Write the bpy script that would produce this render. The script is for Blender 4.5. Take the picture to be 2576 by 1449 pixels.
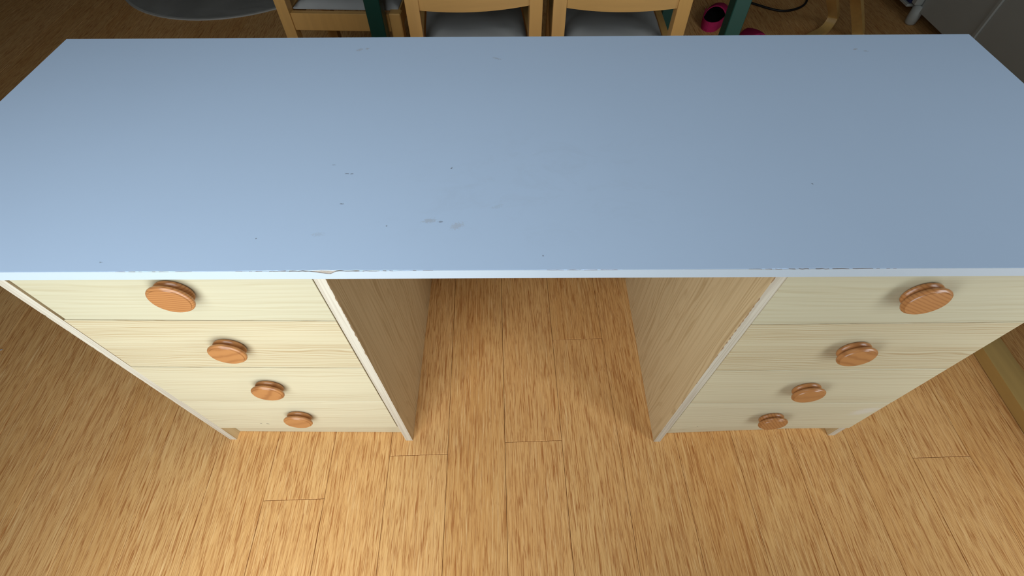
import bpy, bmesh, math, random
from mathutils import Vector, Matrix

sc = bpy.context.scene
for o in list(bpy.data.objects):
    bpy.data.objects.remove(o)
C = sc.collection
random.seed(7)
PI = math.pi

# ------------------------------------------------------------------ camera
cam_d = bpy.data.cameras.new('camera')
cam = bpy.data.objects.new('camera', cam_d)
C.objects.link(cam)
cam_d.sensor_fit = 'HORIZONTAL'
cam_d.sensor_width = 36.0
cam_d.lens = 1200.0875 / 2576.0 * 36.0
cam_d.clip_start = 0.02
_r = Vector((0.99998808, -0.00205225, -0.00443045))
_u = Vector((0.00424745, 0.81316737, 0.58201442))
_f = Vector((-0.00240826, 0.5820263, -0.8131664))
m = Matrix.Identity(4)
for i in range(3):
    m[i][0] = _r[i]; m[i][1] = _u[i]; m[i][2] = -_f[i]
m.translation = Vector((-0.014137, 0.0, 1.12904))
cam.matrix_world = m
sc.camera = cam

# ------------------------------------------------------------------ light
vs = sc.view_settings
vs.view_transform = 'Standard'
vs.look = 'None'
vs.gamma = 1.0
vs.use_curve_mapping = False
vs.exposure = 0.0

world = bpy.data.worlds.new('world')
sc.world = world
world.use_nodes = True
bg = world.node_tree.nodes['Background']
bg.inputs[0].default_value = (0.62, 0.75, 0.95, 1)
bg.inputs[1].default_value = 0.6

WIN_Y = -0.38
WINS = [(-0.93, -0.05, 0.06, 2.40), (0.98, 1.70, 0.06, 2.05)]   # x0, x1, z0, z1 of the two window openings
WATT = [27.0, 21.0]
for (x0, x1, z0, z1), w in zip(WINS, WATT):                     # daylight coming in through the windows
    ld = bpy.data.lights.new('window_daylight', 'AREA')
    ld.shape = 'RECTANGLE'
    ld.size = x1 - x0 - 0.1
    ld.size_y = z1 - z0 - 0.1
    ld.energy = w
    ld.color = (0.88, 0.95, 1.0)
    lo = bpy.data.objects.new('window_daylight', ld)
    C.objects.link(lo)
    lo.location = ((x0 + x1) / 2, WIN_Y + 0.02, (z0 + z1) / 2)
    lo.rotation_euler = Vector((0, 1, 0)).to_track_quat('-Z', 'Z').to_euler()

# ------------------------------------------------------------------ materials
def newmat(name):
    mt = bpy.data.materials.new(name)
    mt.use_nodes = True
    nt = mt.node_tree
    return mt, nt, nt.nodes['Principled BSDF']

def node(nt, typ, **kw):
    n = nt.nodes.new(typ)
    for k, v in kw.items():
        setattr(n, k, v)
    return n

def setin(nt, sock, val):
    if hasattr(val, 'is_output'):
        nt.links.new(val, sock)
    else:
        sock.default_value = val

def math_n(nt, op, a, b=0.0, clamp=False):
    n = node(nt, 'ShaderNodeMath', operation=op, use_clamp=clamp)
    setin(nt, n.inputs[0], a); setin(nt, n.inputs[1], b)
    return n.outputs[0]

def mix_n(nt, fac, a, b, blend='MIX'):
    n = node(nt, 'ShaderNodeMix', data_type='RGBA', blend_type=blend)
    setin(nt, n.inputs[0], fac)
    for s, v in ((n.inputs[6], a), (n.inputs[7], b)):
        setin(nt, s, v if hasattr(v, 'is_output') else (*v[:3], 1))
    return n.outputs[2]

def ramp(nt, fac, stops):
    n = node(nt, 'ShaderNodeValToRGB')
    e = n.color_ramp.elements
    while len(e) < len(stops):
        e.new(0.5)
    for el, (pos, v) in zip(e, stops):
        el.position = pos
        el.color = (v, v, v, 1) if not isinstance(v, (tuple, list)) else (*v, 1)
    nt.links.new(fac, n.inputs[0])
    return n.outputs[0]

def coords(nt, scale=(1, 1, 1), loc=(0, 0, 0), kind='Object', rnd=0.0):
    tc = node(nt, 'ShaderNodeTexCoord')
    v = tc.outputs[kind]
    if rnd:
        oi = node(nt, 'ShaderNodeObjectInfo')
        k = math_n(nt, 'MULTIPLY', oi.outputs['Random'], rnd)
        cb = node(nt, 'ShaderNodeCombineXYZ')
        for i in range(3):
            nt.links.new(k, cb.inputs[i])
        ad = node(nt, 'ShaderNodeVectorMath', operation='ADD')
        nt.links.new(v, ad.inputs[0]); nt.links.new(cb.outputs[0], ad.inputs[1])
        v = ad.outputs[0]
    mp = node(nt, 'ShaderNodeMapping')
    mp.inputs['Scale'].default_value = scale
    mp.inputs['Location'].default_value = loc
    nt.links.new(v, mp.inputs[0])
    return mp.outputs[0]

def noise(nt, vec, scale=1.0, detail=3.0, rough=0.5, dist=0.0):
    n = node(nt, 'ShaderNodeTexNoise')
    n.inputs['Scale'].default_value = scale
    n.inputs['Detail'].default_value = detail
    n.inputs['Roughness'].default_value = rough
    n.inputs['Distortion'].default_value = dist
    nt.links.new(vec, n.inputs['Vector'])
    return n.outputs['Fac']

def bump(nt, b, h, strength=0.2, dist=0.001):
    n = node(nt, 'ShaderNodeBump')
    n.inputs['Strength'].default_value = strength
    n.inputs['Distance'].default_value = dist
    nt.links.new(h, n.inputs['Height'])
    nt.links.new(n.outputs[0], b.inputs['Normal'])

def ellipse_mask(nt, cx, cy, rx, ry, ang=0.0, soft=0.35, ax=(0, 1), rag=0.5):
    """a ragged ellipse (stain or scratch) in object coordinates"""
    tc = node(nt, 'ShaderNodeTexCoord')
    sp = node(nt, 'ShaderNodeSeparateXYZ')
    nt.links.new(tc.outputs['Object'], sp.inputs[0])
    a = math_n(nt, 'SUBTRACT', sp.outputs[ax[0]], cx)
    b = math_n(nt, 'SUBTRACT', sp.outputs[ax[1]], cy)
    ca, sa = math.cos(ang), math.sin(ang)
    p = math_n(nt, 'ADD', math_n(nt, 'MULTIPLY', a, ca / rx), math_n(nt, 'MULTIPLY', b, sa / rx))
    q = math_n(nt, 'SUBTRACT', math_n(nt, 'MULTIPLY', b, ca / ry), math_n(nt, 'MULTIPLY', a, sa / ry))
    d = math_n(nt, 'SQRT', math_n(nt, 'ADD', math_n(nt, 'MULTIPLY', p, p), math_n(nt, 'MULTIPLY', q, q)))
    if rag:
        nz = noise(nt, tc.outputs['Object'], 420.0, 3, 0.65)
        d = math_n(nt, 'ADD', d, math_n(nt, 'MULTIPLY', math_n(nt, 'SUBTRACT', nz, 0.5), rag * 3.0))
    return ramp(nt, d, [(max(0.0, 1 - soft) * 0.6, 1.0), (0.8, 0.0)])

def plain(name, col, rough=0.5, spec=0.5, var=0.0, vscale=20.0, bmp=0.0, bscale=200.0):
    mt, nt, b = newmat(name)
    c = col
    if var:
        nz = noise(nt, coords(nt), vscale, 4, 0.6)
        c = mix_n(nt, nz, tuple(x * (1 - var) for x in col), tuple(min(1, x * (1 + var)) for x in col))
    setin(nt, b.inputs['Base Color'], c if hasattr(c, 'is_output') else (*c, 1))
    b.inputs['Roughness'].default_value = rough
    b.inputs['Specular IOR Level'].default_value = spec
    if bmp:
        bump(nt, b, noise(nt, coords(nt), bscale, 3, 0.6), bmp, 0.002)
    return mt

def bamboo():
    """strand-woven bamboo plank, fibres along local y"""
    mt, nt, b = newmat('strand_bamboo')
    v1 = coords(nt, (400, 15, 1), rnd=37.0)
    v2 = coords(nt, (110, 6.0, 1), rnd=91.0)
    v3 = coords(nt, (800, 22, 1), rnd=53.0)
    v4 = coords(nt, (14, 1.3, 1), rnd=17.0)
    n1 = noise(nt, v1, 1.0, 3, 0.6, 1.1)
    n2 = noise(nt, v2, 1.0, 3, 0.55, 0.5)
    n3 = noise(nt, v3, 1.0, 2, 0.5, 0.4)
    n4 = noise(nt, v4, 1.0, 2, 0.5, 0.3)
    streak = ramp(nt, math_n(nt, 'ADD', math_n(nt, 'MULTIPLY', n1, 0.82), math_n(nt, 'MULTIPLY', n2, 0.18)),
                  [(0.36, 1.0), (0.45, 0.45), (0.52, 0.0)])
    oi = node(nt, 'ShaderNodeObjectInfo')
    tone = ramp(nt, oi.outputs['Random'], [(0.0, (0.705, 0.375, 0.130)), (0.5, (0.745, 0.415, 0.155)), (1.0, (0.785, 0.452, 0.178))])
    light = mix_n(nt, ramp(nt, n4, [(0.35, 0.0), (0.65, 1.0)]), tone, mix_n(nt, 0.30, tone, (0.84, 0.56, 0.24)))
    v5 = coords(nt, (520, 11, 1), (3.1, 1.7, 0), rnd=71.0)
    n5 = noise(nt, v5, 1.0, 2, 0.5, 0.8)
    light = mix_n(nt, ramp(nt, n5, [(0.56, 0.0), (0.68, 0.7)]), light, (0.90, 0.61, 0.29))
    base = mix_n(nt, ramp(nt, n3, [(0.34, 0.50), (0.56, 0.0)]), light, (0.52, 0.235, 0.070))
    col = mix_n(nt, math_n(nt, 'MULTIPLY', streak, 0.92), base, (0.385, 0.140, 0.038))
    nt.links.new(col, b.inputs['Base Color'])
    b.inputs['Roughness'].default_value = 0.52
    b.inputs['Specular IOR Level'].default_value = 0.04
    bump(nt, b, n1, 0.12, 0.0006)
    return mt

def pine(name, along='x', K=55.0, amp=1.6, strength=0.5, seed=0.0, base=(0.800, 0.715, 0.500), line=(0.56, 0.40, 0.20), fine=0.35, stretch=1.0, marks=()):
    """pine-look laminate: contour lines of a long stretched noise; `along` is the grain axis"""
    mt, nt, b = newmat(name)
    ia = 'xyz'.index(along)
    ic = {'x': 2, 'z': 1, 'y': 0}[along]
    tc = node(nt, 'ShaderNodeTexCoord')
    sp = node(nt, 'ShaderNodeSeparateXYZ')
    nt.links.new(tc.outputs['Object'], sp.inputs[0])
    u, v = sp.outputs[ia], sp.outputs[ic]
    def vec(su, sv, off):
        cb = node(nt, 'ShaderNodeCombineXYZ')
        setin(nt, cb.inputs[0], math_n(nt, 'MULTIPLY', u, su))
        setin(nt, cb.inputs[1], math_n(nt, 'MULTIPLY', v, sv))
        cb.inputs[2].default_value = off + seed
        return cb.outputs[0]
    warp = noise(nt, vec(3.2 * stretch, 15.0, 1.7), 1.0, 2, 0.45)
    ph = math_n(nt, 'ADD', math_n(nt, 'MULTIPLY', v, K), math_n(nt, 'MULTIPLY', warp, amp * 4))
    s = math_n(nt, 'SINE', math_n(nt, 'MULTIPLY', ph, 2 * PI))
    n = node(nt, 'ShaderNodeMath', operation='MULTIPLY_ADD')
    setin(nt, n.inputs[0], s); n.inputs[1].default_value = 0.5; n.inputs[2].default_value = 0.5
    ln = ramp(nt, n.outputs[0], [(0.0, 0.0), (0.62, 0.04), (0.95, 1.0), (1.0, 0.7)])
    fade = ramp(nt, noise(nt, vec(1.4, 22.0, 5.1), 1.0, 2, 0.5), [(0.36, 0.10), (0.62, 1.0)])
    fn = ramp(nt, noise(nt, vec(3.5, 300.0, 9.3), 1.0, 2, 0.5), [(0.46, 0.0), (0.66, 1.0)])
    fac = math_n(nt, 'ADD', math_n(nt, 'MULTIPLY', math_n(nt, 'MULTIPLY', ln, fade), strength), math_n(nt, 'MULTIPLY', fn, fine * 0.45), clamp=True)
    broad = noise(nt, vec(0.9, 12.0, 3.3), 1.0, 2, 0.5)
    bcol = mix_n(nt, broad, tuple(x * 0.95 for x in base), tuple(min(1, x * 1.05) for x in base))
    col = mix_n(nt, fac, bcol, line)
    for mk in marks:
        msk = ellipse_mask(nt, *mk[:4], ang=mk[4], ax=(0, 2), rag=mk[6] if len(mk) > 6 else 0.5)
        col = mix_n(nt, math_n(nt, 'MULTIPLY', msk, mk[7] if len(mk) > 7 else 0.8), col, mk[5])
    nt.links.new(col, b.inputs['Base Color'])
    b.inputs['Roughness'].default_value = 0.5
    b.inputs['Specular IOR Level'].default_value = 0.3
    return mt

def knobwood(name, ang, freq, col=(0.41, 0.180, 0.060), dark=(0.22, 0.075, 0.022), strength=0.6):
    """varnished turned knob; rings run through the solid"""
    mt, nt, b = newmat(name)
    tc = node(nt, 'ShaderNodeTexCoord')
    mp = node(nt, 'ShaderNodeMapping')
    mp.inputs['Rotation'].default_value = (0.35, ang, 0.2)
    nt.links.new(tc.outputs['Object'], mp.inputs[0])
    sp = node(nt, 'ShaderNodeSeparateXYZ')
    nt.links.new(mp.outputs[0], sp.inputs[0])
    nz = noise(nt, mp.outputs[0], 28.0, 2, 0.5)
    ph = math_n(nt, 'ADD', math_n(nt, 'MULTIPLY', sp.outputs[2], freq), math_n(nt, 'MULTIPLY', nz, 5.0))
    s = math_n(nt, 'SINE', ph)
    n = node(nt, 'ShaderNodeMath', operation='MULTIPLY_ADD')
    setin(nt, n.inputs[0], s); n.inputs[1].default_value = 0.5; n.inputs[2].default_value = 0.5
    f = ramp(nt, n.outputs[0], [(0.0, 0.0), (0.6, 0.15), (1.0, 1.0)])
    col_o = mix_n(nt, math_n(nt, 'MULTIPLY', f, strength), col, dark)
    nt.links.new(col_o, b.inputs['Base Color'])
    b.inputs['Roughness'].default_value = 0.26
    b.inputs['Specular IOR Level'].default_value = 0.55
    bump(nt, b, nz, 0.05, 0.001)
    return mt

def softwood(name, col, rough=0.45, along=2):
    mt, nt, b = newmat(name)
    sc_ = [60, 60, 60]; sc_[along] = 4
    n1 = noise(nt, coords(nt, tuple(sc_)), 1.0, 3, 0.5, 0.3)
    c = mix_n(nt, n1, tuple(x * 0.82 for x in col), tuple(x * 1.12 for x in col))
    nt.links.new(c, b.inputs['Base Color'])
    b.inputs['Roughness'].default_value = rough
    return mt

def top_laminate():
    mt, nt, b = newmat('blue_grey_laminate')
    base = (0.590, 0.750, 0.960)
    v = coords(nt)
    n1 = noise(nt, v, 3.0, 4, 0.6)
    col = mix_n(nt, n1, tuple(x * 0.97 for x in base), tuple(x * 1.03 for x in base))
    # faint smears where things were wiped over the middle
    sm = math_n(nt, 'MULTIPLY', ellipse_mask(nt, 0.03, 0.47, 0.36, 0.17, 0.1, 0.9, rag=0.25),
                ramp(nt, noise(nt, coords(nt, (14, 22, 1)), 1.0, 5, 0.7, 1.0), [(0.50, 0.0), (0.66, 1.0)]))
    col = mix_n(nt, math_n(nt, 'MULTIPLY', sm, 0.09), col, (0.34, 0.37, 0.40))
    gry, brn, drk = (0.36, 0.37, 0.38), (0.44, 0.38, 0.33), (0.10, 0.10, 0.11)
    MK = [(-0.1147, 0.4004, 0.012, 0.0055, 0.2, (0.44, 0.46, 0.48), 0.7, 0.45), (-0.1010, 0.3985, 0.004, 0.002, 0.0, drk, 0.7, 0.5),
          (-0.0806, 0.3918, 0.012, 0.007, 0.5, brn, 0.8, 0.28),
          (-0.2305, 0.4852, 0.0035, 0.0012, -0.1, drk, 0.7, 0.8), (-0.2250, 0.4848, 0.003, 0.0011, 0.1, drk, 0.7, 0.8),
          (-0.2268, 0.4296, 0.004, 0.0010, 0.0, drk, 0.7, 0.75), (-0.2516, 0.5025, 0.004, 0.0008, 0.0, drk, 0.7, 0.6),
          (-0.0947, 0.4950, 0.0016, 0.0030, -0.5, drk, 0.4, 0.7), (-0.0337, 0.4233, 0.010, 0.004, 0.3, gry, 0.9, 0.15),
          (-0.2712, 0.7959, 0.009, 0.005, 0.5, brn, 0.7, 0.35), (-0.2590, 0.7990, 0.005, 0.004, 0.2, brn, 0.6, 0.4),
          (-0.0393, 0.7659, 0.010, 0.003, -0.4, gry, 0.8, 0.40), (-0.2438, 0.3788, 0.010, 0.004, 0.0, gry, 0.9, 0.18),
          (0.3681, 0.4619, 0.0014, 0.0022, 0.4, drk, 0.4, 0.7), (0.560, 0.789, 0.006, 0.003, 0.3, brn, 0.7, 0.5),
          (0.575, 0.783, 0.006, 0.002, 0.0, gry, 0.7, 0.45), (0.020, 0.345, 0.0015, 0.0015, 0.0, drk, 0.3, 0.6),
          (-0.165, 0.392, 0.0015, 0.0015, 0.0, drk, 0.3, 0.6), (-0.48, 0.338, 0.003, 0.0015, 0.0, drk, 0.6, 0.5),
          (-0.315, 0.373, 0.0015, 0.0015, 0.0, drk, 0.3, 0.7)]
    for mk in MK:
        msk = ellipse_mask(nt, *mk[:4], ang=mk[4], rag=mk[6])
        col = mix_n(nt, math_n(nt, 'MULTIPLY', msk, mk[7]), col, mk[5])
    nt.links.new(col, b.inputs['Base Color'])
    b.inputs['Roughness'].default_value = 0.42
    b.inputs['Specular IOR Level'].default_value = 0.25
    bump(nt, b, noise(nt, coords(nt), 900.0, 2, 0.5), 0.05, 0.0003)
    return mt

def fabric(name, col):
    mt, nt, b = newmat(name)
    n1 = noise(nt, coords(nt), 5.0, 2, 0.45, 0.5)
    c = mix_n(nt, n1, tuple(x * 0.72 for x in col), tuple(x * 1.25 for x in col))
    nt.links.new(c, b.inputs['Base Color'])
    b.inputs['Roughness'].default_value = 0.9
    b.inputs['Specular IOR Level'].default_value = 0.1
    bump(nt, b, n1, 0.5, 0.02)
    return mt

M = {}
M['bamboo'] = bamboo()
M['under'] = plain('dark_subfloor', (0.045, 0.022, 0.010), 0.8)
M['wall'] = plain('painted_wall', (0.13, 0.115, 0.095), 0.9, 0.2, 0.04, 6.0, 0.05)
M['ceil'] = plain('painted_ceiling', (0.20, 0.19, 0.175), 0.9, 0.2, 0.03, 6.0, 0.05)
M['white'] = plain('white_paint', (0.42, 0.445, 0.42), 0.45, 0.4, 0.03, 8.0)
M['white_edge'] = plain('white_edge_band', (0.405, 0.465, 0.515), 0.4, 0.4, 0.02, 30.0)
M['core'] = plain('chipboard', (0.33, 0.215, 0.115), 0.9, 0.2, 0.35, 260.0, 0.5, 500.0)
M['glue'] = plain('dirty_glue_line', (0.19, 0.145, 0.11), 0.9, 0.1, 0.4, 200.0)
M['chip'] = plain('bare_chipboard', (0.36, 0.31, 0.26), 0.9, 0.2, 0.20, 300.0, 0.5, 500.0)
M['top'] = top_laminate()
drk = (0.11, 0.10, 0.09)
M['d1'] = pine('pine_front_calm_shaded', 'x', 95, 1.5, 0.34, 2.0, base=(0.485, 0.447, 0.307), line=(0.36, 0.29, 0.16), fine=0.42)  # same laminate, base darkened to paint in shade under the top's overhang
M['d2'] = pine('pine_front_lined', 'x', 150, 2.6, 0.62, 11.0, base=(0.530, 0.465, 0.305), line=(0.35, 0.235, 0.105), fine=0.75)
M['d3'] = pine('pine_front_lit', 'x', 120, 2.0, 0.42, 23.0, base=(0.550, 0.495, 0.335), line=(0.39, 0.29, 0.155), fine=0.5,
               marks=())  # base raised to paint in the brighter light on lower fronts
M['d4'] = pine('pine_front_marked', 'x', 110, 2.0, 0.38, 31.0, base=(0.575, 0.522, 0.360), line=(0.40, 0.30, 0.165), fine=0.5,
               marks=((-0.094, -0.048, 0.0035, 0.0018, 0.0, drk, 0.7, 0.8), (-0.080, -0.050, 0.0055, 0.0022, -0.5, drk, 0.7, 0.8)))  # bottom fronts: lightest base, painted-in light; the dark marks are real
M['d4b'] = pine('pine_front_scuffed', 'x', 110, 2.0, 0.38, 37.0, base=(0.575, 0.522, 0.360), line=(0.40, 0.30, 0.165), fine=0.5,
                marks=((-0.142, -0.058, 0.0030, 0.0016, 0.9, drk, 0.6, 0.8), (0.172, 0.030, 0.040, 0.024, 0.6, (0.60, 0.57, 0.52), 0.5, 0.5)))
M['panel'] = pine('pine_panel', 'z', 48, 3.4, 0.50, 4.0, base=(0.620, 0.480, 0.275), line=(0.38, 0.25, 0.11), fine=0.6, stretch=0.5)
M['plinth'] = pine('pine_plinth', 'x', 40, 1.2, 0.2, 41.0, base=(0.54, 0.485, 0.332), line=(0.40, 0.30, 0.165), fine=0.4)
KN = [knobwood('oak_knob_%d' % i, a, fq, strength=st) for i, (a, fq, st) in enumerate(
      [(0.10, 1500, 0.55), (0.25, 330, 0.45), (0.9, 240, 0.55), (0.3, 200, 0.30),
       (-0.45, 1300, 0.45), (-0.35, 330, 0.45), (0.2, 220, 0.25), (-0.9, 1100, 0.5)])]
M['chairwood'] = softwood('beech_chair', (0.56, 0.315, 0.095), 0.42)
M['chairwood_x'] = softwood('beech_rail', (0.56, 0.325, 0.105), 0.42, 0)
M['seat'] = fabric('grey_seat_cloth', (0.330, 0.335, 0.325))
M['green'] = plain('dark_green_paint', (0.006, 0.050, 0.036), 0.4, 0.4, 0.08, 12.0)
M['birch'] = softwood('birch_ply', (0.48, 0.31, 0.10), 0.4, 1)
M['birch_d'] = softwood('birch_ply_tall', (0.62, 0.40, 0.13), 0.4, 2)
M['rug'] = fabric('grey_rug', (0.31, 0.31, 0.29))
M['rug_rim'] = plain('grey_rug_binding', (0.45, 0.45, 0.42), 0.9, 0.1, 0.1, 60.0)
M['rug2'] = plain('pale_woven_rug', (0.50, 0.51, 0.50), 0.95, 0.1, 0.25, 80.0, 0.5, 300.0)
M['pink'] = plain('pink_felt', (0.40, 0.020, 0.090), 0.9, 0.1, 0.2, 40.0, 0.4, 300.0)
M['lining'] = plain('black_lining', (0.012, 0.008, 0.010), 0.95, 0.1)
M['black'] = plain('black_rubber', (0.008, 0.008, 0.008), 0.5, 0.4)
M['navy'] = plain('navy_card', (0.020, 0.030, 0.120), 0.6, 0.3, 0.15, 20.0)
M['light_block_cloth'] = plain('grey_light_block_cloth', (0.20, 0.20, 0.19), 0.9, 0.1, 0.2, 30.0)  # cloth of the unseen cushions added to block light
gm, gnt, gb = newmat('window_glass')
gb.inputs['Transmission Weight'].default_value = 1.0
gb.inputs['Roughness'].default_value = 0.0
gb.inputs['IOR'].default_value = 1.45
M['glass'] = gm

# ------------------------------------------------------------------ mesh helpers
def add_box(bm, x0, x1, y0, y1, z0, z1, bevel=0.0):
    t = bmesh.new()
    bmesh.ops.create_cube(t, size=1.0)
    for v in t.verts:
        v.co = Vector((x0 + (v.co.x + .5) * (x1 - x0), y0 + (v.co.y + .5) * (y1 - y0), z0 + (v.co.z + .5) * (z1 - z0)))
    if bevel:
        bmesh.ops.bevel(t, geom=list(t.edges), offset=bevel, segments=1, affect='EDGES')
    merge(bm, t)

def merge(bm, t):
    me = bpy.data.meshes.new('tmp')
    t.to_mesh(me); t.free()
    bm.from_mesh(me)
    bpy.data.meshes.remove(me)

def add_hexa(bm, pts, bevel=0.0):
    """8 corners: bottom 4 counter-clockwise, then top 4"""
    t = bmesh.new()
    vs_ = [t.verts.new(p) for p in pts]
    for f in ((3, 2, 1, 0), (4, 5, 6, 7), (0, 1, 5, 4), (1, 2, 6, 5), (2, 3, 7, 6), (3, 0, 4, 7)):
        t.faces.new([vs_[i] for i in f])
    if bevel:
        bmesh.ops.bevel(t, geom=list(t.edges), offset=bevel, segments=1, affect='EDGES')
    merge(bm, t)

def add_strip(bm, pts, w, th, closed=False, wdir=None):
    """bent rectangular bar along pts; w along wdir (or horizontal normal), th across"""
    pts = [Vector(p) for p in pts]
    rings = []
    for i, p in enumerate(pts):
        a = pts[max(i - 1, 0)]; b_ = pts[min(i + 1, len(pts) - 1)]
        t = (b_ - a).normalized()
        side = Vector(wdir).normalized() if wdir is not None else t.cross(Vector((0, 0, 1))).normalized()
        side = (side - t * side.dot(t)).normalized()
        up = side.cross(t).normalized()
        rings.append([bm.verts.new(p + side * sx * w / 2 + up * sy * th / 2) for sx, sy in ((-1, -1), (1, -1), (1, 1), (-1, 1))])
    for r0, r1 in zip(rings, rings[1:]):
        for k in range(4):
            bm.faces.new((r0[k], r0[(k + 1) % 4], r1[(k + 1) % 4], r1[k]))
    bm.faces.new(rings[0][::-1]); bm.faces.new(rings[-1])

def add_tube(bm, pts, r, n=8):
    pts = [Vector(p) for p in pts]
    rings = []
    for i, p in enumerate(pts):
        t = (pts[min(i + 1, len(pts) - 1)] - pts[max(i - 1, 0)]).normalized()
        s = t.cross(Vector((0, 0, 1)))
        if s.length < 1e-4:
            s = Vector((1, 0, 0))
        s.normalize(); u_ = s.cross(t)
        rings.append([bm.verts.new(p + (s * math.cos(2 * PI * k / n) + u_ * math.sin(2 * PI * k / n)) * r) for k in range(n)])
    for r0, r1 in zip(rings, rings[1:]):
        for k in range(n):
            bm.faces.new((r0[k], r0[(k + 1) % n], r1[(k + 1) % n], r1[k]))
    bm.faces.new(rings[0][::-1]); bm.faces.new(rings[-1])

def smooth_pts(pts, n=8):
    """Catmull-Rom through pts"""
    P = [Vector(p) for p in pts]
    P = [P[0] * 2 - P[1]] + P + [P[-1] * 2 - P[-2]]
    out = []
    for i in range(1, len(P) - 2):
        for k in range(n):
            t = k / n
            out.append(0.5 * ((2 * P[i]) + (P[i + 1] - P[i - 1]) * t + (2 * P[i - 1] - 5 * P[i] + 4 * P[i + 1] - P[i + 2]) * t * t
                              + (3 * P[i] - P[i - 1] - 3 * P[i + 1] + P[i + 2]) * t ** 3))
    out.append(P[-2])
    return out

def obj(name, bm, mat, parent=None, loc=(0, 0, 0), smooth=False):
    bmesh.ops.recalc_face_normals(bm, faces=bm.faces)
    me = bpy.data.meshes.new(name)
    bm.to_mesh(me); bm.free()
    for mt in (mat if isinstance(mat, (list, tuple)) else [mat]):
        me.materials.append(mt)
    if smooth:
        for p in me.polygons:
            p.use_smooth = True
    o = bpy.data.objects.new(name, me)
    C.objects.link(o)
    o.location = loc
    o.parent = parent
    return o

def box_obj(name, x0, x1, y0, y1, z0, z1, mat, parent=None, bevel=0.0, origin=None):
    """box given in the parent's frame; object origin at its centre unless told otherwise"""
    c = Vector(origin) if origin else Vector(((x0 + x1) / 2, (y0 + y1) / 2, (z0 + z1) / 2))
    bm = bmesh.new()
    add_box(bm, x0 - c.x, x1 - c.x, y0 - c.y, y1 - c.y, z0 - c.z, z1 - c.z, bevel)
    return obj(name, bm, mat, parent, c)

def thing(name, label, cat, loc=(0, 0, 0), rotz=0.0, group=None):
    o = bpy.data.objects.new(name, None)
    o.empty_display_size = 0.1
    C.objects.link(o)
    o.location = loc; o.rotation_euler = (0, 0, rotz)
    return tag(o, label, cat, group)

def tag(o, label, cat, group=None):
    o['label'] = label; o['category'] = cat
    if group:
        o['group'] = group
    return o

def struct(o, label=None):
    o['kind'] = 'structure'
    if label:
        o['label'] = label
    return o

def dup(root, loc, rotz, label, group=None):
    r = root.copy(); C.objects.link(r)
    r.location = loc; r.rotation_euler = (0, 0, rotz)
    tag(r, label, root['category'], group)
    for ch in list(root.children):
        c = ch.copy(); C.objects.link(c); c.parent = r
        for g in list(ch.children):
            d = g.copy(); C.objects.link(d); d.parent = c
    return r

# ------------------------------------------------------------------ room shell
X0, X1, Y0, Y1, ZC = -3.2, 3.0, WIN_Y - 0.04, 4.2, 2.55
bm = bmesh.new(); add_box(bm, X0 - .2, X1 + .2, Y0 - .2, Y1 + .2, -0.10, -0.0125)
floor = struct(obj('floor', bm, M['under']), 'strand-woven bamboo plank floor in honey brown')

PW, PL, ANG = 0.1345, 1.85, math.radians(1.7)
bm = bmesh.new()
h = (PW - 0.0008) / 2; l = (PL - 0.0008) / 2; ch = 0.0006
lv = []
for (a, b_, z) in ((h, l, -0.012), (h, l, -ch), (h - ch, l - ch, 0.0)):
    lv.append([bm.verts.new((sx * a, sy * b_, z)) for sx, sy in ((-1, -1), (1, -1), (1, 1), (-1, 1))])
for r0, r1 in zip(lv, lv[1:]):
    for k in range(4):
        bm.faces.new((r0[k], r0[(k + 1) % 4], r1[(k + 1) % 4], r1[k]))
bm.faces.new(lv[-1]); bm.faces.new(lv[0][::-1])
bmesh.ops.recalc_face_normals(bm, faces=bm.faces)
plank_me = bpy.data.meshes.new('plank'); bm.to_mesh(plank_me); bm.free()
plank_me.materials.append(M['bamboo'])
JOINT = {0: 0.636, -1: 0.364, -3: 0.341, -5: 0.2525, 6: 0.2965}
ca, sa = math.cos(ANG), math.sin(ANG)
rnd = random.Random(3)
for i in range(-25, 22):
    yj = JOINT.get(i)
    if yj is None:
        yj = rnd.uniform(1.02, 1.80)
    cx = PW * (i + 0.5)
    for k in range(-1, 3):
        cy = (yj - 0.35) + PL * (k + 0.5)
        wx, wy = 0.100 + cx * ca - cy * sa, 0.35 + cx * sa + cy * ca
        if wy - PL / 2 > Y1 + 0.05 or wy + PL / 2 < Y0 - 0.05 or wx > X1 + .1 or wx < X0 - .1:
            continue
        p = bpy.data.objects.new('plank', plank_me)
        C.objects.link(p)
        p.parent = floor
        p.location = (wx, wy, rnd.uniform(-0.0005, 0.0))
        p.rotation_euler = (0, 0, ANG)

struct(box_obj('wall_back', X0, X1, Y1, Y1 + .12, 0, ZC, M['wall']))
struct(box_obj('wall_left', X0 - .12, X0, Y0 - .12, Y1 + .12, 0, ZC, M['wall']))
struct(box_obj('wall_right', X1, X1 + .12, Y0 - .12, Y1 + .12, 0, ZC, M['wall']))
struct(box_obj('ceiling', X0 - .12, X1 + .12, Y0 - .12, Y1 + .12, ZC, ZC + .1, M['ceil']))
bm = bmesh.new()
(ax0, ax1, az0, az1), (bx0, bx1, bz0, bz1) = WINS
add_box(bm, X0, ax0, Y0 - .12, Y0, 0, ZC)
add_box(bm, ax1, bx0, Y0 - .12, Y0, 0, ZC)
add_box(bm, bx1, X1, Y0 - .12, Y0, 0, ZC)
for a0, a1, c0, c1 in WINS:
    add_box(bm, a0, a1, Y0 - .12, Y0, 0, c0)
    add_box(bm, a0, a1, Y0 - .12, Y0, c1, ZC)
struct(obj('wall_front', bm, M['wall']))
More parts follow.
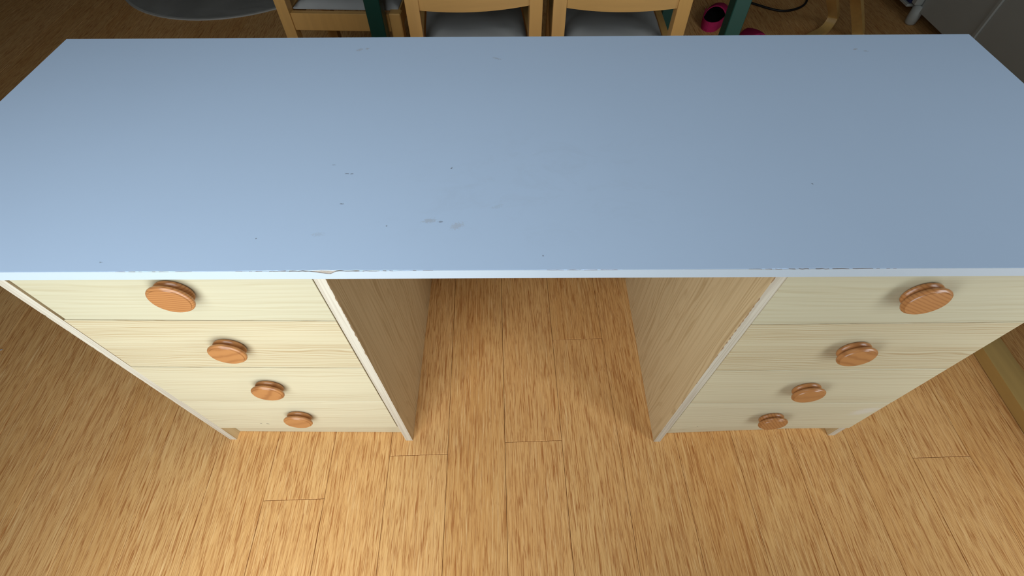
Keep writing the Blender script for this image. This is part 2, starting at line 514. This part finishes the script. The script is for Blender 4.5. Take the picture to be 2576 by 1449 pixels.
for n_, (a0, a1, c0, c1) in enumerate(WINS, 1):
    w_ = bpy.data.objects.new('window_%d' % n_, None); C.objects.link(w_)
    w_.location = ((a0 + a1) / 2, Y0 - 0.07, c0); struct(w_)
    hw, hh = (a1 - a0) / 2, c1 - c0
    bm = bmesh.new()
    for q in ((-hw, -hw + .05, 0, hh), (hw - .05, hw, 0, hh), (-hw + .05, hw - .05, 0, .05), (-hw + .05, hw - .05, hh - .05, hh), (-.025, .025, .05, hh - .05)):
        add_box(bm, q[0], q[1], -.025, .025, q[2], q[3])
    obj('window_frame', bm, M['white'], w_)
    for s in (-1, 1):
        x_a, x_b = sorted((s * .025, s * (hw - .05)))
        box_obj('pane', x_a, x_b, -.004, .004, .05, hh - .05, M['glass'], w_)

# ------------------------------------------------------------------ desk top
TZ, TT = 0.7097, 0.0148
TX0, TX1, TY0, TY1 = -0.7894, 0.7770, 0.3245, 0.8367
desk = thing('desk_top', 'long pale blue laminate desk top with chipped white front edge', 'desk top', (0, 0, TZ - TT))
BT = 0.0012
box_obj('core_board', TX0 + BT, TX1 - BT, TY0 + BT, TY1 - BT, 0, TT - 0.0008, M['core'], desk)
bm = bmesh.new()
# laminate sheet: front edge slightly broken along the worn stretch
nx = 240
fr = []
rr = random.Random(11)
def worn(x):
    w = 0.0
    for c_, hw_, a_ in ((-0.215, 0.115, 1.0), (0.33, 0.09, 0.75), (0.06, 0.05, 0.5), (-0.42, 0.05, 0.5)):
        d = abs(x - c_) / hw_
        if d < 1:
            w = max(w, a_ * (1 - d * d))
    return w
top_v, bot_v = [], []
for i in range(nx + 1):
    x = TX0 + (TX1 - TX0) * i / nx
    yy = TY0 + 0.0004 + worn(x) * rr.uniform(0.0002, 0.0012)
    top_v.append((bm.verts.new((x, yy, TT)), bm.verts.new((x, TY1, TT))))
    bot_v.append((bm.verts.new((x, yy, TT - .0008)), bm.verts.new((x, TY1, TT - .0008))))
for i in range(nx):
    bm.faces.new((top_v[i][0], top_v[i + 1][0], top_v[i + 1][1], top_v[i][1]))
    bm.faces.new((bot_v[i][1], bot_v[i + 1][1], bot_v[i + 1][0], bot_v[i][0]))
    bm.faces.new((bot_v[i][0], bot_v[i + 1][0], top_v[i + 1][0], top_v[i][0]))
    bm.faces.new((top_v[i][1], top_v[i + 1][1], bot_v[i + 1][1], bot_v[i][1]))
bm.faces.new((bot_v[0][0], top_v[0][0], top_v[0][1], bot_v[0][1]))
bm.faces.new((top_v[-1][0], bot_v[-1][0], bot_v[-1][1], top_v[-1][1]))
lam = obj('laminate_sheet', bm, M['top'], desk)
lam['label'] = 'pale blue grey laminate with scuffs and small stains'
# white band along the front, its upper edge nibbled and torn away in one place
bm = bmesh.new()
nx = 420
col_v = []
for i in range(nx + 1):
    x = TX0 + (TX1 - TX0) * i / nx
    zt = TT - 0.0002 - worn(x) * rr.uniform(0.0002, 0.0011)
    if -0.242 < x < -0.2105:                      # the big chip
        t = (x + 0.242) / 0.0315
        zt = min(zt, TT - 0.0052 * (t / 0.72 if t < 0.72 else (1 - t) / 0.28) - 0.0006)
    col_v.append([bm.verts.new((x, TY0, 0.0)), bm.verts.new((x, TY0 + BT, 0.0)), bm.verts.new((x, TY0 + BT, zt)), bm.verts.new((x, TY0, zt))])
for a, b_ in zip(col_v, col_v[1:]):
    w_ = worn(a[0].co.x)
    dirty = w_ > 0.08 and rr.random() < 0.35 + 0.6 * w_
    for k in range(4):
        f = bm.faces.new((a[k], b_[k], b_[(k + 1) % 4], a[(k + 1) % 4]))
        if k == 2 and dirty:
            f.material_index = 1
bm.faces.new(col_v[0]); bm.faces.new(col_v[-1][::-1])
eb = obj('edge_band', bm, [M['white_edge'], M['glue']], desk)
eb['label'] = 'white front edge band with a torn chip'
box_obj('edge_band', TX0 + BT, TX1 - BT, TY1 - BT, TY1, 0, TT - .0008, M['white_edge'], desk)
box_obj('edge_band', TX0, TX0 + BT, TY0 + BT, TY1, 0, TT - .0008, M['white_edge'], desk)
box_obj('edge_band', TX1 - BT, TX1, TY0 + BT, TY1, 0, TT - .0008, M['white_edge'], desk)
bm = bmesh.new()                                   # bare chipboard in the torn place
vv = [bm.verts.new(p) for p in ((-0.240, TY0 + .0009, TT - .0010), (-0.2285, TY0 + .0007, TT - .0046), (-0.220, TY0 + .0006, TT - .0054),
                                (-0.2145, TY0 + .0007, TT - .0042), (-0.2112, TY0 + .0009, TT - .0010), (-0.226, TY0 + .0012, TT - .0009))]
cv = bm.verts.new((-0.2235, TY0 + .0003, TT - .0030))
for a in range(6):
    bm.faces.new((vv[a], vv[(a + 1) % 6], cv))
obj('bare_chip', bm, M['chip'], desk)

# ------------------------------------------------------------------ drawer pedestals
def lathe_knob():
    prof = [(0.0, 0.0), (0.0225, 0.0), (0.0245, 0.0020), (0.0247, 0.0045), (0.0230, 0.0070), (0.0212, 0.0085), (0.0212, 0.0095),
            (0.0255, 0.0103), (0.0280, 0.0120), (0.0287, 0.0138), (0.0282, 0.0155), (0.0270, 0.0167), (0.0258, 0.0171), (0.0256, 0.0171), (0.0248, 0.0183), (0.0, 0.0187)]
    bm = bmesh.new()
    n = 40
    rings = []
    for r, d in prof:
        if r == 0:
            rings.append([bm.verts.new((0, -d, 0))])
        else:
            rings.append([bm.verts.new((r * math.cos(2 * PI * k / n), -d, r * math.sin(2 * PI * k / n))) for k in range(n)])
    for r0, r1 in zip(rings, rings[1:]):
        for k in range(n):
            k2 = (k + 1) % n
            if len(r0) == 1:
                bm.faces.new((r0[0], r1[k2], r1[k]))
            elif len(r1) == 1:
                bm.faces.new((r0[k], r0[k2], r1[0]))
            else:
                bm.faces.new((r0[k], r0[k2], r1[k2], r1[k]))
    return bm

def panel_mesh(x0, x1, y0, y1, z0, z1, seed, chipside):
    """side panel: pine faces, lighter front edge whose corner is nibbled here and there"""
    rr_ = random.Random(seed)
    bm = bmesh.new()
    n = 150
    cols, nibs = [], []
    for i in range(n + 1):
        z = z0 + (z1 - z0) * i / n
        nib = 0.0
        zz = z / z1
        if zz > 0.62 and rr_.random() < 0.55 * chipside[1]:
            nib = rr_.uniform(0.0, 0.0016)
        elif rr_.random() < 0.12:
            nib = rr_.uniform(0.0, 0.0006)
        s = chipside[0]
        a0 = x0 + (nib if s < 0 else 0.0); a1 = x1 - (nib if s > 0 else 0.0)
        nibs.append(nib)
        cols.append([bm.verts.new((a0, y0, z)), bm.verts.new((a1, y0, z)), bm.verts.new((x1, y0 + 0.0003 + (nib * .8 if s > 0 else 0), z)), bm.verts.new((x1, y1, z)),
                     bm.verts.new((x0, y1, z)), bm.verts.new((x0, y0 + 0.0003 + (nib * .8 if s < 0 else 0), z))])
    for i, (a, b_) in enumerate(zip(cols, cols[1:])):
        for k in range(6):
            f = bm.faces.new((a[k], a[(k + 1) % 6], b_[(k + 1) % 6], b_[k]))
            f.material_index = 1 if k == 0 else 0
            if k in (1, 5) and max(nibs[i], nibs[i + 1]) > 0.0005:
                f.material_index = 2
    bm.faces.new(cols[0][::-1]); bm.faces.new(cols[-1])
    return bm

def edge_mat(name, seed):
    """front edge of a panel: lines run up the board, spaced across x"""
    mt, nt, b = newmat(name)
    n1 = noise(nt, coords(nt, (520, 40, 5.0), (seed, 0, 0)), 1.0, 2, 0.5, 0.25)
    f = ramp(nt, n1, [(0.47, 0.0), (0.60, 1.0)])
    nt.links.new(mix_n(nt, math_n(nt, 'MULTIPLY', f, 0.42), (0.545, 0.500, 0.400), (0.33, 0.265, 0.19)), b.inputs['Base Color'])
    b.inputs['Roughness'].default_value = 0.55
    return mt
M['edge'] = edge_mat('pine_panel_front_edge', 3.0)

def pedestal(label, xa, xb, ya, yb, xl, xr, yd, joints, kx, mats, knobs, back, part_label=None):
    """xa, xb: (x0, x1) of the two side panels; ya, yb: their fronts; drawers span xl[i]..xr[i] with fronts at yd;
    joints: (z at the left, z at the right) of the lines between the drawers from the top down"""
    ox, oy = (xa[0] + xb[1]) / 2, (ya + back) / 2
    t = thing('drawer_pedestal', label, 'drawer unit', (ox, oy, 0), 0, 'drawer pedestals under the desk top')
    ZT = TZ - TT - 0.0005
    obj('side_panel', panel_mesh(xa[0] - ox, xa[1] - ox, ya - oy, back - oy, 0, ZT, 5, (-1, 0.25 if xa[0] < 0 else 1.0)), [M['panel'], M['edge'], M['core']], t)
    obj('side_panel', panel_mesh(xb[0] - ox, xb[1] - ox, yb - oy, back - oy, 0, ZT, 9, (1, 1.0 if xb[0] < 0 else 0.25)), [M['panel'], M['edge'], M['core']], t)
    ra, rb = 0.0195, 0.0195
    x0, x1 = xa[1] - ox + .0003, xb[0] - ox - .0003
    bm = bmesh.new()
    add_hexa(bm, [(x0, ya + ra - oy, 0.001), (x1, yb + rb - oy, 0.001), (x1, yb + rb + .016 - oy, 0.001), (x0, ya + ra + .016 - oy, 0.001),
                  (x0, ya + ra - oy, .084), (x1, yb + rb - oy, .084), (x1, yb + rb + .016 - oy, .084), (x0, ya + ra + .016 - oy, .084)], 0.0004)
    obj('plinth', bm, M['plinth'], t)
    box_obj('back_panel', x0, x1, back - oy - .010, back - oy - .004, .02, ZT - .01, M['panel'], t)
    box_obj('bottom_shelf', x0, x1, max(ya, yb) + .04 - oy, back - oy - .012, .066, .080, M['panel'], t)
    g = 0.0008
    for i in range(4):
        zl1, zr1 = joints[i]; zl0, zr0 = joints[i + 1]
        cx, cz = (xl[i] + xr[i]) / 2, (zl0 + zl1 + zr0 + zr1) / 4
        a, b_ = xl[i] - cx, xr[i] - cx
        bm = bmesh.new()
        y0, y1 = 0.0, 0.016
        zz = [zl0 + g - cz, zr0 + g - cz, zl1 - g - cz, zr1 - g - cz]
        add_hexa(bm, [(a, y0, zz[0]), (b_, y0, zz[1]), (b_, y1, zz[1]), (a, y1, zz[0]),
                      (a, y0, zz[2]), (b_, y0, zz[3]), (b_, y1, zz[3]), (a, y1, zz[2])], 0.0005)
        # the box behind the front: two sides, back and bottom
        hb = 0.055
        add_box(bm, a + .012, a + .024, y1, y1 + .38, -hb, hb); add_box(bm, b_ - .024, b_ - .012, y1, y1 + .38, -hb, hb)
        add_box(bm, a + .024, b_ - .024, y1 + .368, y1 + .38, -hb, hb); add_box(bm, a + .024, b_ - .024, y1, y1 + .368, -hb, -hb + .004)
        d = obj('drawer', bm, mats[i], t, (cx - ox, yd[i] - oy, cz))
        k = bpy.data.objects.new('knob', knobs[i]); C.objects.link(k)
        k.parent = d; k.location = (kx - cx, -0.0002, 0.0)
        k['label'] = 'turned varnished brown wooden knob'
    return t

knob_me = []
base_knob = lathe_knob()
bmesh.ops.recalc_face_normals(base_knob, faces=base_knob.faces)
for i in range(8):
    me = bpy.data.meshes.new('knob'); base_knob.to_mesh(me)
    me.materials.append(KN[i])
    for p in me.polygons:
        p.use_smooth = True
    me.set_sharp_from_angle(angle=math.radians(28))
    knob_me.append(me)
base_knob.free()

PB = 0.8360
pedestal('pine-look drawer unit left of the kneehole, its side panel edges framing four flush drawers',
         (-0.6882, -0.6721), (-0.2698, -0.2539), 0.3687, 0.3648,
         (-0.6625, -0.6665, -0.6680, -0.6675), (-0.2725,) * 4, (0.3664, 0.3660, 0.3656, 0.3660),
         ((0.690, 0.690), (0.5425, 0.536), (0.391, 0.383), (0.2405, 0.236), (0.0865, 0.0875)), -0.4620,
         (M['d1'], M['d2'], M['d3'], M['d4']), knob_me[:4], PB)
pedestal('pine-look drawer unit right of the kneehole, its drawers covering the right panel edge',
         (0.3160, 0.3310), (0.7318, 0.7475), 0.3599, 0.3737,
         (0.3325, 0.3330, 0.3335, 0.3335), (0.7265, 0.7270, 0.7270, 0.7265), (0.3602,) * 4,
         ((0.690, 0.690), (0.531, 0.5355), (0.378, 0.383), (0.232, 0.2325), (0.0825, 0.0885)), 0.5230,
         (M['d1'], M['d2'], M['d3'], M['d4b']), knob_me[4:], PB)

# ------------------------------------------------------------------ dining chairs, origin on the floor between the back posts, facing +y
CW, CD, SZ = 0.344, 0.352, 0.446
def make_chair(label):
    t = thing('dining_chair', label, 'chair', group='beech dining chairs around the green table')
    px = CW / 2 - 0.0165
    for s in (-1, 1):
        bm = bmesh.new()
        rear = [(s * px, 0.0, 0.0), (s * px, 0.0, 0.60), (s * px, -0.012, 0.70), (s * px, -0.034, 0.84)]
        add_strip(bm, rear, 0.033, 0.034, wdir=(1, 0, 0))
        obj('back_post', bm, M['chairwood'], t)
    for s in (-1, 1):
        bm = bmesh.new()
        add_box(bm, s * px - .0165, s * px + .0165, CD - .036, CD, 0, SZ + .004, 0.003)
        obj('leg', bm, M['chairwood'], t)
    zt, zb = SZ, SZ - 0.050
    box_obj('seat_rail', -px + .0165, px - .0165, CD - .028, CD - .008, zb, zt, M['chairwood_x'], t, 0.001)
    box_obj('seat_rail', -px + .0165, px - .0165, -.010, .010, zb, zt, M['chairwood_x'], t, 0.001)
    for s in (-1, 1):
        xc = s * (px + .002)
        box_obj('seat_rail', xc - .010, xc + .010, .0172, CD - .0362, zb, zt, M['chairwood'], t, 0.001)
    # loose seat: a padded slab with rounded edges and shallow dents
    bm = bmesh.new()
    nx_, ny_ = 16, 16
    rs = random.Random(4)
    x_a, x_b, y_a, y_b = -px + .014, px - .014, .020, CD - .012
    grid = []
    for i in range(nx_ + 1):
        row = []
        for j in range(ny_ + 1):
            u_, v_ = i / nx_, j / ny_
            e = min(u_, 1 - u_, v_, 1 - v_) * 6
            z = SZ + .004 + .020 * (1 - (1 - min(e, 1)) ** 2) - .007 * math.exp(-((u_ - .45) ** 2 + (v_ - .4) ** 2) * 9) + rs.uniform(-.0006, .0006)
            z += .0025 * math.sin(9 * u_ + 5 * v_) * math.sin(4 * v_ - 3 * u_)
            row.append(bm.verts.new((x_a + (x_b - x_a) * u_, y_a + (y_b - y_a) * v_, z)))
        grid.append(row)
    low = [[bm.verts.new((v.co.x, v.co.y, SZ + .0005)) if i in (0, nx_) or j in (0, ny_) else None for j, v in enumerate(r)] for i, r in enumerate(grid)]
    for i in range(nx_):
        for j in range(ny_):
            bm.faces.new((grid[i][j], grid[i + 1][j], grid[i + 1][j + 1], grid[i][j + 1]))
    for i in range(nx_):
        for j in (0, ny_):
            bm.faces.new((grid[i][j], grid[i + 1][j], low[i + 1][j], low[i][j]))
    for j in range(ny_):
        for i in (0, nx_):
            bm.faces.new((grid[i][j], grid[i][j + 1], low[i][j + 1], low[i][j]))
    st = obj('seat', bm, M['seat'], t, smooth=True)
    st['label'] = 'grey upholstered seat'
    # back rail: bowed backwards, its lower edge dropping in the middle
    bm = bmesh.new()
    n = 18
    rings = []
    w = px - .0165
    for i in range(n + 1):
        q = i / n * 2 - 1
        bow = -0.002 + 0.014 * (1 - q * q)
        zl = 0.5605 - 0.016 * (1 - q * q)
        zt2 = 0.690
        yb_ = -.008 - 0.010 * 0
        rings.append([bm.verts.new((q * w, bow - .008, zl)), bm.verts.new((q * w, bow + .008, zl)),
                      bm.verts.new((q * w, bow + .008 - .010, zt2)), bm.verts.new((q * w, bow - .008 - .010, zt2))])
    for a, b_ in zip(rings, rings[1:]):
        for k in range(4):
            bm.faces.new((a[k], a[(k + 1) % 4], b_[(k + 1) % 4], b_[k]))
    bm.faces.new(rings[0]); bm.faces.new(rings[-1][::-1])
    obj('back_rail', bm, M['chairwood_x'], t)
    bm = bmesh.new()
    rings = []
    for i in range(n + 1):
        q = i / n * 2 - 1
        bow = -0.022 + 0.014 * (1 - q * q)
        rings.append([bm.verts.new((q * w, bow - .008, .76)), bm.verts.new((q * w, bow + .008, .76)),
                      bm.verts.new((q * w, bow + .008 - .008, .825)), bm.verts.new((q * w, bow - .008 - .008, .825))])
    for a, b_ in zip(rings, rings[1:]):
        for k in range(4):
            bm.faces.new((a[k], a[(k + 1) % 4], b_[(k + 1) % 4], b_[k]))
    bm.faces.new(rings[0]); bm.faces.new(rings[-1][::-1])
    obj('back_rail', bm, M['chairwood_x'], t)
    return t

chair = make_chair('wooden chair with its curved backrest towards the desk, next to the left green table leg')
GRP = 'beech dining chairs around the green table'
chair.location = (-0.109, 1.288, 0); chair.rotation_euler = (0, 0, math.radians(5.0))
dup(chair, (0.262, 1.283, 0), math.radians(-1.3), 'wooden chair with its curved backrest towards the desk, nearer the pink slippers', GRP)
dup(chair, (-0.692, 1.677, 0), math.radians(-92.5), 'wooden chair standing sideways behind the left green table leg, grey seat and side rail showing', GRP)

# ------------------------------------------------------------------ green table
tb = thing('dining_table', 'dark green painted table whose square legs stand behind the desk', 'table', (0.112, 1.80, 0))
TLX0, TLX1, TLY0, TLY1 = -0.4335, 0.663, 1.438, 2.15
LW = 0.045
for lx in (TLX0, TLX1 - LW):
    for ly in (TLY0, TLY1 - LW):
        box_obj('leg', lx - .112, lx + LW - .112, ly - 1.80, ly + LW - 1.80, 0, .675, M['green'], tb, 0.002)
box_obj('table_top', TLX0 - .02 - .112, TLX1 + .02 - .112, TLY0 - .02 - 1.80, TLY1 + .02 - 1.80, .675, .700, M['green'], tb, 0.002)

# ------------------------------------------------------------------ round rug
bm = bmesh.new()
n = 72
RR = 0.597
for (ra, rb, za, zb, mi) in ((0.0, RR - .012, .007, .007, 0), (RR - .012, RR, .007, .0065, 1), (RR, RR, .0065, .0005, 1)):
    for k in range(n):
        a0, a1 = 2 * PI * k / n, 2 * PI * (k + 1) / n
        P_ = lambda r, a, z: bm.verts.new((r * math.cos(a), r * math.sin(a), z))
        if ra == 0:
            f = bm.faces.new((P_(0, 0, za), P_(rb, a0, zb), P_(rb, a1, zb)))
        else:
            f = bm.faces.new((P_(ra, a0, za), P_(rb, a0, zb), P_(rb, a1, zb), P_(ra, a1, za)))
        f.material_index = mi
bmesh.ops.remove_doubles(bm, verts=bm.verts, dist=1e-5)
o = obj('round_rug', bm, [M['rug'], M['rug_rim']], None, (-1.545, 3.019, 0.0))
tag(o, 'round grey rug with a paler rim lying on the dark floor', 'rug')

# ------------------------------------------------------------------ fringed rug beyond the left edge of the view
fr_ = thing('fringed_rug', 'pale fringed rug, only its white tassels reaching in beside the desk', 'rug', (-1.76, 0.18, 0))
box_obj('rug_body', -.34, .34, -.43, .43, .0005, .008, M['rug2'], fr_, 0.002)
rt = random.Random(2)
tas = []
for v_ in range(3):
    bm = bmesh.new()
    for s in range(4):
        dy = rt.uniform(-.004, .004); L_ = rt.uniform(.024, .042); cv_ = rt.uniform(-.4, .6)
        add_tube(bm, smooth_pts([(0, dy, .004), (L_ * .5, dy + cv_ * L_ * .3, .0035), (L_, dy + cv_ * L_ * .8, .002)], 3), .0010, 5)
    o = obj('tassel', bm, M['white_edge'], fr_, (0.3405, 0.424, 0))
    tas.append(o)
for i in range(36):
    y_ = 0.424 - i * 0.0235
    if i < 3:
        tas[i].location = (0.3405, y_, 0); continue
    c = tas[i % 3].copy(); C.objects.link(c); c.parent = fr_; c.location = (0.3405, y_, 0)

# ------------------------------------------------------------------ pink slippers
def slipper_parts(t):
    def width(u_):
        return 0.036 + 0.014 * math.sin(PI * min(1, u_ * 1.05)) - 0.006 * math.cos(PI * u_)
    Ls = 0.25
    def half(u_):
        e = 1.0
        if u_ > 0.82: e = math.sqrt(max(0, 1 - ((u_ - .82) / .18) ** 2))
        if u_ < 0.14: e = math.sqrt(max(0, 1 - ((.14 - u_) / .14) ** 2))
        return width(u_) * max(e, 0.02)
    bm = bmesh.new()
    n = 28
    L_, R_ = [], []
    for z in (0.0, 0.012):
        L_.append([bm.verts.new((-half(i / n), Ls * i / n, z)) for i in range(n + 1)])
        R_.append([bm.verts.new((half(i / n), Ls * i / n, z)) for i in range(n + 1)])
    for i in range(n):
        bm.faces.new((L_[1][i], R_[1][i], R_[1][i + 1], L_[1][i + 1])).material_index = 1
        bm.faces.new((L_[0][i + 1], R_[0][i + 1], R_[0][i], L_[0][i]))
        bm.faces.new((L_[0][i], L_[1][i], L_[1][i + 1], L_[0][i + 1]))
        bm.faces.new((R_[0][i + 1], R_[1][i + 1], R_[1][i], R_[0][i]))
    bm.faces.new((L_[0][0], R_[0][0], R_[1][0], L_[1][0])); bm.faces.new((L_[0][-1], L_[1][-1], R_[1][-1], R_[0][-1]))
    obj('sole', bm, [M['pink'], M['lining']], t)
    def shell(u0, u1, hf, name, amin=0.0, amax=PI):
        bm = bmesh.new()
        nu, na = 16, 14
        lay = []
        for th in (0.0, 0.004):
            g_ = []
            for i in range(nu + 1):
                u_ = u0 + (u1 - u0) * i / nu
                hw_ = half(u_) + 0.003 - th; hh_ = hf(u_) - th
                g_.append([bm.verts.new((-hw_ * math.cos(amin + (amax - amin) * k / na), Ls * u_, .008 + max(.001, hh_) * math.sin(amin + (amax - amin) * k / na))) for k in range(na + 1)])
            lay.append(g_)
        for li, g_ in enumerate(lay):
            for i in range(nu):
                for k in range(na):
                    f = bm.faces.new((g_[i][k], g_[i + 1][k], g_[i + 1][k + 1], g_[i][k + 1]))
                    f.material_index = li
        for i in (0, nu):
            for k in range(na):
                bm.faces.new((lay[0][i][k], lay[0][i][k + 1], lay[1][i][k + 1], lay[1][i][k]))
        obj(name, bm, [M['pink'], M['lining']], t, smooth=True)
    shell(0.50, 1.0, lambda u_: 0.060 - 0.034 * ((u_ - .5) / .5) ** 1.6, 'upper')
    # heel wall: low band around the back
    bm = bmesh.new()
    pts = []
    for i in range(25):
        a = i / 24
        u_ = 0.52 - 0.52 * math.sin(PI * a)
        s = -1 if a < .5 else 1
        pts.append((s * half(u_) if abs(a - .5) > 1e-6 else 0.0, Ls * u_, 0.012))
    rings = []
    for (x, y, z) in pts:
        d = Vector((x, y - .12, 0)).normalized()
        rings.append([bm.verts.new((x, y, z)), bm.verts.new((x + d.x * .004, y + d.y * .004, z)),
                      bm.verts.new((x + d.x * .004, y + d.y * .004, z + .034)), bm.verts.new((x, y, z + .034))])
    for a, b_ in zip(rings, rings[1:]):
        for k in range(4):
            f = bm.faces.new((a[k], a[(k + 1) % 4], b_[(k + 1) % 4], b_[k]))
    bm.faces.new(rings[0]); bm.faces.new(rings[-1][::-1])
    obj('heel_wall', bm, M['pink'], t)

sl = thing('slipper', 'bright pink slipper lying behind the right green table leg, dark opening showing', 'slipper', (0.900, 2.285, 0), math.radians(-30), 'pink slippers on the floor')
slipper_parts(sl)
dup(sl, (1.090, 2.005, 0), math.radians(4), 'bright pink slipper right of the right green table leg, only its toe showing', 'pink slippers on the floor')

# ------------------------------------------------------------------ black cable on the floor
bm = bmesh.new()
add_tube(bm, smooth_pts([(1.02, 2.80, .006), (1.12, 2.64, .006), (1.20, 2.555, .006), (1.306, 2.479, .006), (1.40, 2.50, .006), (1.47, 2.57, .006), (1.52, 2.70, .006), (1.60, 2.95, .006)], 8), .0055, 8)
tag(obj('cable', bm, M['black'], None, smooth=True), 'black cable curving over the dark floor beside the pink slippers', 'cable')

# ------------------------------------------------------------------ small bentwood chair near the cabinet
bw = thing('bentwood_chair', 'bentwood chair with pale curved legs standing before the white cabinet', 'chair', (1.40, 2.10, 0))
def rel(pts, o_=(1.40, 2.10, 0)):
    return [(p[0] - o_[0], p[1] - o_[1], p[2] - o_[2]) for p in pts]
bm = bmesh.new()
add_strip(bm, smooth_pts(rel([(1.165, 1.93, .345), (1.305, 2.100, .215), (1.452, 2.280, .085), (1.470, 2.297, .042), (1.440, 2.270, .012), (1.353, 2.205, .0105), (1.160, 2.060, .0105)]), 8), 0.042, 0.018, wdir=(0.75, -0.60, 0.0))
obj('bent_leg', bm, M['birch_d'], bw)
bm = bmesh.new()
add_strip(bm, smooth_pts(rel([(1.245, 1.925, .345), (1.402, 2.095, .215), (1.535, 2.180, .060), (1.545, 2.165, .024), (1.52, 2.12, .0105), (1.44, 2.03, .0105), (1.30, 1.90, .0105)]), 8), 0.044, 0.018, wdir=(0.75, -0.60, 0.0))
obj('bent_leg', bm, M['birch_d'], bw)
bm = bmesh.new()
add_box(bm, -.27, -.11, -.30, -.14, .352, .366, .003)
obj('seat', bm, M['birch'], bw)

# ------------------------------------------------------------------ white cabinet along the right
FX = 1.880
cb_ = thing('white_cabinet', 'white cabinet on feet with a raised upright strip between its panels', 'cabinet', (2.06, 1.70, 0))
def cbx(name, x0, x1, y0, y1, z0, z1, mat, bev=0.001, par=None):
    return box_obj(name, x0 - 2.06, x1 - 2.06, y0 - 1.70, y1 - 1.70, z0, z1, mat, par or cb_, bev)
cbx('body', FX + .018, 2.28, 1.06, 2.345, .062, .80, M['white'])
cbx('front_panel', FX, FX + .0175, 1.982, 2.338, .062, .795, M['white'])
cbx('front_panel', FX, FX + .0175, 1.062, 1.962, .062, .795, M['white'])
cbx('edge_strip', FX - .006, FX + .0172, 1.9625, 1.9815, .062, .795, M['white'], 0.003)
cbx('top_board', FX - .005, 2.285, 1.055, 2.350, .8005, .82, M['white'])
cbx('corner_post', FX - .030, FX + .017, 2.3465, 2.378, .085, .80, M['white'], 0.003)
bm = bmesh.new()
for (zz, r0) in ((0, 0),):
    pr = [(.017, 0.0), (.024, .008), (.026, .030), (.026, .084)]
    rings = [[bm.verts.new((r * math.cos(2 * PI * k / 12), r * math.sin(2 * PI * k / 12), z)) for k in range(12)] for r, z in pr]
    for a, b_ in zip(rings, rings[1:]):
        for k in range(12):
            bm.faces.new((a[k], a[(k + 1) % 12], b_[(k + 1) % 12], b_[k]))
    bm.faces.new(rings[0][::-1]); bm.faces.new(rings[-1])
ft = obj('foot', bm, M['white'], cb_, (FX + .005 - 2.06, 2.353 - 1.70, 0), smooth=True)
for (fx, fy) in ((2.24, 2.30), (2.24, 1.12), (FX + .06, 1.12)):
    c = ft.copy(); C.objects.link(c); c.parent = cb_; c.location = (fx - 2.06, fy - 1.70, -.0225 + .0225); c.scale = (1, 1, .73)

sh = thing('low_shelf', 'white low shelf just beyond the white cabinet', 'shelf', (2.02, 2.75, 0))
box_obj('shelf_board', 1.842 - 2.02, 2.25 - 2.02, 2.381 - 2.75, 3.15 - 2.75, .064, .076, M['white'], sh, 0.002)
for (fx, fy) in ((.02, -.28), (.02, .35), (.18, -.28), (.18, .35)):
    box_obj('foot', fx - .02, fx + .02, fy - .02, fy + .02, 0, .0637, M['white'], sh, 0.002)
nb = thing('navy_box', 'navy blue box standing on the low white shelf', 'box', (1.967, 2.575, 0.0763))
box_obj('body', -.115, .115, -.185, .20, 0, .16, M['navy'], nb, 0.003)
box_obj('lid', -.119, .119, -.189, .204, .1602, .185, M['navy'], nb, 0.003)

# ------------------------------------------------------------------ lounge chair, one floor runner reaching into view at the right
lc = thing('lounge_chair', 'pale birch lounge chair at the right edge, only one floor runner in view', 'chair', (1.50, 0.30, 0))
for dx in (-.27, .27):
    bm = bmesh.new()
    add_strip(bm, smooth_pts([(dx, .325, .0165), (dx, .10, .0165), (dx, -.20, .0165), (dx, -.36, .030), (dx, -.44, .10), (dx, -.46, .22), (dx, -.42, .38), (dx, -.33, .46), (dx, -.15, .475), (dx, .12, .455)], 6), 0.064, 0.030, wdir=(1, 0, 0))
    obj('side_frame', bm, M['birch'], lc)
for (yy, zz) in ((-.10, .30), (.10, .24)):
    box_obj('cross_bar', -.236, .236, yy - .02, yy + .02, zz - .012, zz + .012, M['birch'], lc, 0.002)

bm = bmesh.new()  # unseen seat cushion, added to keep right window light off the floor
add_hexa(bm, [(-.22, -.36, .330), (.22, -.36, .330), (.22, .20, .255), (-.22, .20, .255), (-.22, -.36, .430), (.22, -.36, .430), (.22, .20, .355), (-.22, .20, .355)], .02)
obj('seat_light_block', bm, M['light_block_cloth'], lc)
bm = bmesh.new()  # unseen back cushion, added to darken the background on the right
add_hexa(bm, [(-.22, .205, .27), (.22, .205, .27), (.22, .30, .25), (-.22, .30, .25), (-.22, .40, .92), (.22, .40, .92), (.22, .49, .90), (-.22, .49, .90)], .02)
obj('back_light_block', bm, M['light_block_cloth'], lc)
